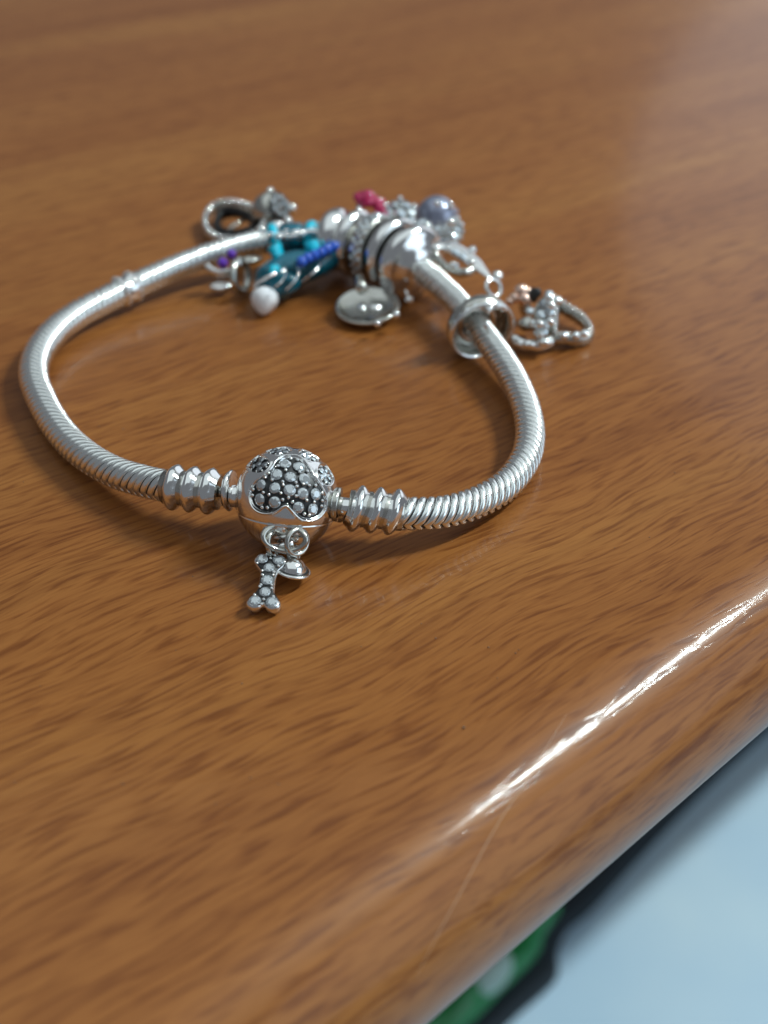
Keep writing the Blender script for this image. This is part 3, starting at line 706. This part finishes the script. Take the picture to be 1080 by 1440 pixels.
# J hanging disc
t = charm('disc_charm', 'round concave polished silver disc charm leaning on the table under the bead stack', 517, 430, 3)
c = P(517, 432, 1.6); B = basis(Vector((-.06, -.14, 1)))
make('disc', lathe([(.05, -.55), (3.4, -.45), (4.3, -.1), (4.5, .25), (4.35, .5), (4.1, .42), (3.4, -.02), (2.2, -.25), (.05, -.32)], c, B, 64), dull, t)
make('disc_emblem', join([blob(c+B @ Vector((.9, .2, -.15)), 1, (1.0, .7, .3), B, .1, 1, 3, 1), blob(c+B @ Vector((-.8, .5, -.15)), 1, (.6, .9, .25), B, .1, 1, 3, 2)]), silver, t)
make('hanger', tube([P(505, 392, 5), P(507, 402, 4.6), P(510, 408, 4.4)], .8, 12), dull, t)
make('rim_bead', join([ball(P(557, 443, 2.6), .55, 3), ball(P(531, 455, 2.2), .5, 3)]), bright, t)['kind'] = 'stuff'
t = charm('clear_bead', 'single tiny clear bead just right of the hanging disc', 575, 422, 2.4, 'bead')
make('bead_ball', ball(P(575, 422, 2.4), .62, 3), silver, t); make('bead_pin', tube([P(575, 420, 2.6), P(570, 408, 3.6)], .2, 8), bright, t)

# L hoop round the chain
t = charm('hoop_charm', 'open silver hoop charm around the chain on the right side', 675, 468, 4)
i_ = near(671, 461, 3.7); B = Bt(i_); T, s, u = frame(i_)
hc = dense[i_]+Vector((.2, 0, .1))
make('hoop', lathe([(3.85, -1.0), (4.2, -.95), (4.4, -.3), (4.4, .4), (4.2, 1.0), (3.85, 1.05), (3.75, 0), (3.85, -1.0)], hc, B, 60), dull, t)
V2 = circle(hc+T*1.0, B, 4.3, 52, ry=3.9); make('hoop_edge', tube(V2, .3, 10, True), silver, t)
make('hoop_cuff', tube(circle(hc-T*1.1, B, 2.4, 40, ry=2.4), .85, 12, True), dull, t)
make('hoop_stones', join([gem_vf(hc+B @ Vector((4.3*math.cos(a), 4.0*math.sin(a), .9)), basis(B @ Vector((math.cos(a), math.sin(a), .3))), .5) for a in np.linspace(.2, 2.9, 11)]), gem2, t, False)['kind'] = 'stuff'
make('hoop_beads', join([ball(P(*p), .48, 2) for p in ((690, 433, 7), (700, 431, 7), (708, 434, 6.4), (687, 436, 7.2), (685, 458, 5.8))]), bright, t)['kind'] = 'stuff'
t = charm('small_ball_charm', 'single small silver ball charm between leaf and rose-gold cluster', 699, 390, 4.5, 'bead')
make('ball_body', ball(P(699, 389, 4.6), .85, 3), silver, t); make('ball_loop', tube(circle(P(694, 405, 4.2), basis(Vector((.5, -.6, .6))), 1.2, 28), .32, 10, True), bright, t)
# M rose cluster
t = charm('rose_gold_charm', 'rose-gold ball cluster charm near the right triangle', 733, 412, 3.5)
make('cluster_balls', join([ball(P(*p), r_, 3) for *p, r_ in ((733, 409, 4.8, .95), (724, 419, 4.0, .75), (737, 420, 4.2, .85), (717, 424, 3.6, .6), (741, 410, 4.0, .7))]), rose, t)
make('cluster_stem', blob(P(738, 428, 2.6), 1, (.9, 1.2, 1.8), None, .1, 1, 3, 2), dull, t)
# N bow-tie pave wing
t = charm('wing_charm', 'upright stone-set silver wing charm standing by the open triangle', 765, 445, 3)
wb = catmull([P(778, 416, 6.2), P(770, 428, 5.4), P(764, 442, 4.2), P(762, 456, 2.8), P(764, 468, 1.6)], 6)
make('wing_body', tube(wb, list(np.interp(np.linspace(0, 1, len(wb)), [0, .3, .6, 1], [.7, 1.3, 1.5, 1.0])), 12), dull, t)
make('wing_stones', join([gem_vf(P(px_, py_, z_), basis(Vector((0, -.6, .8))), .66, 8) for px_, py_, z_ in ((772, 414, 7), (784, 422, 6.8), (775, 430, 6.6), (760, 441, 5.2), (757, 456, 4.2), (766, 455, 4.2), (773, 451, 4.6), (745, 437, 3.5), (757, 467, 2.9), (764, 465, 3.1), (773, 437, 5.6), (766, 426, 6.2))]), gem2, t, False)['kind'] = 'stuff'
make('wing_beads', join([ball(P(*p), .58, 2) for p in ((785, 423, 7.2), (759, 455, 4.8), (774, 452, 5.0), (750, 455, 3.8), (760, 470, 3.0), (772, 418, 7.2), (775, 429, 6.8))]), bright, t)['kind'] = 'stuff'
make('dark_fin', blob(P(752, 414, 4.5), 1, (.9, .6, 1.1), None, .15, 1, 3, 4), oxid, t)
make('wing_foot', blob(P(742, 455, 2), 1, (1.5, 1.2, .9), None, .12, 1, 3, 5), dull, t)
# O open triangle
t = charm('triangle_charm', 'open silver triangle charm with stone-set rim lying farthest right', 800, 465, 1)
tri = catmull([P(784, 432, 2.2), P(802, 440, 1.9), P(817, 450, 1.5), P(828, 464, 1.2), P(828, 474, 1.0), P(812, 479, 1.0), P(795, 478, 1.1), P(780, 476, 1.3), P(780, 455, 1.8)], 6, True)
make('triangle_frame', tube(tri, .55, 10, True, 1.7), dull, t)
make('triangle_beads', join([ball(p+Vector((0, -.1, .95)), .36, 1) for p in even(tri, .9)]), bright, t)['kind'] = 'stuff'
lo = catmull([P(722, 478, 1.3), P(735, 485, 1.1), P(755, 486, 1.1), P(775, 480, 1.3)], 8)
make('lower_bar', tube(lo, .75, 12, False, 1.1), silver, t)
make('bar_stones', join([ball(P(*p), .62, 3, None, (1.4, 1, .9)) for p in ((744, 484, 2.0), (766, 481, 2.1))]+[ball(P(*p), .55, 3) for p in ((794, 472, 2.1), (810, 472, 2.1), (822, 469, 2.1))]), bright, t)['kind'] = 'stuff'
V, F = [], []
dust = []
for _ in range(60):
    q = P(random.uniform(20, 1000), random.uniform(560, 1200), .04)
    if (q-Vector((ax0.x, ax0.y, 0))).dot(en) < -4: dust.append(ball(q, random.uniform(.03, .075), 1, None, (1.3, 1, .6)))
dust.append(ball(P(652, 1023, .08), .13, 1))
dm = mat('dust_speck', (.16, .11, .08), .9)
tag(make('dust', join(dust), dm, None), 'scattered tiny dust specks lying on the wooden table top', 'dust', None, 'stuff')
print('objects', len(bpy.data.objects))
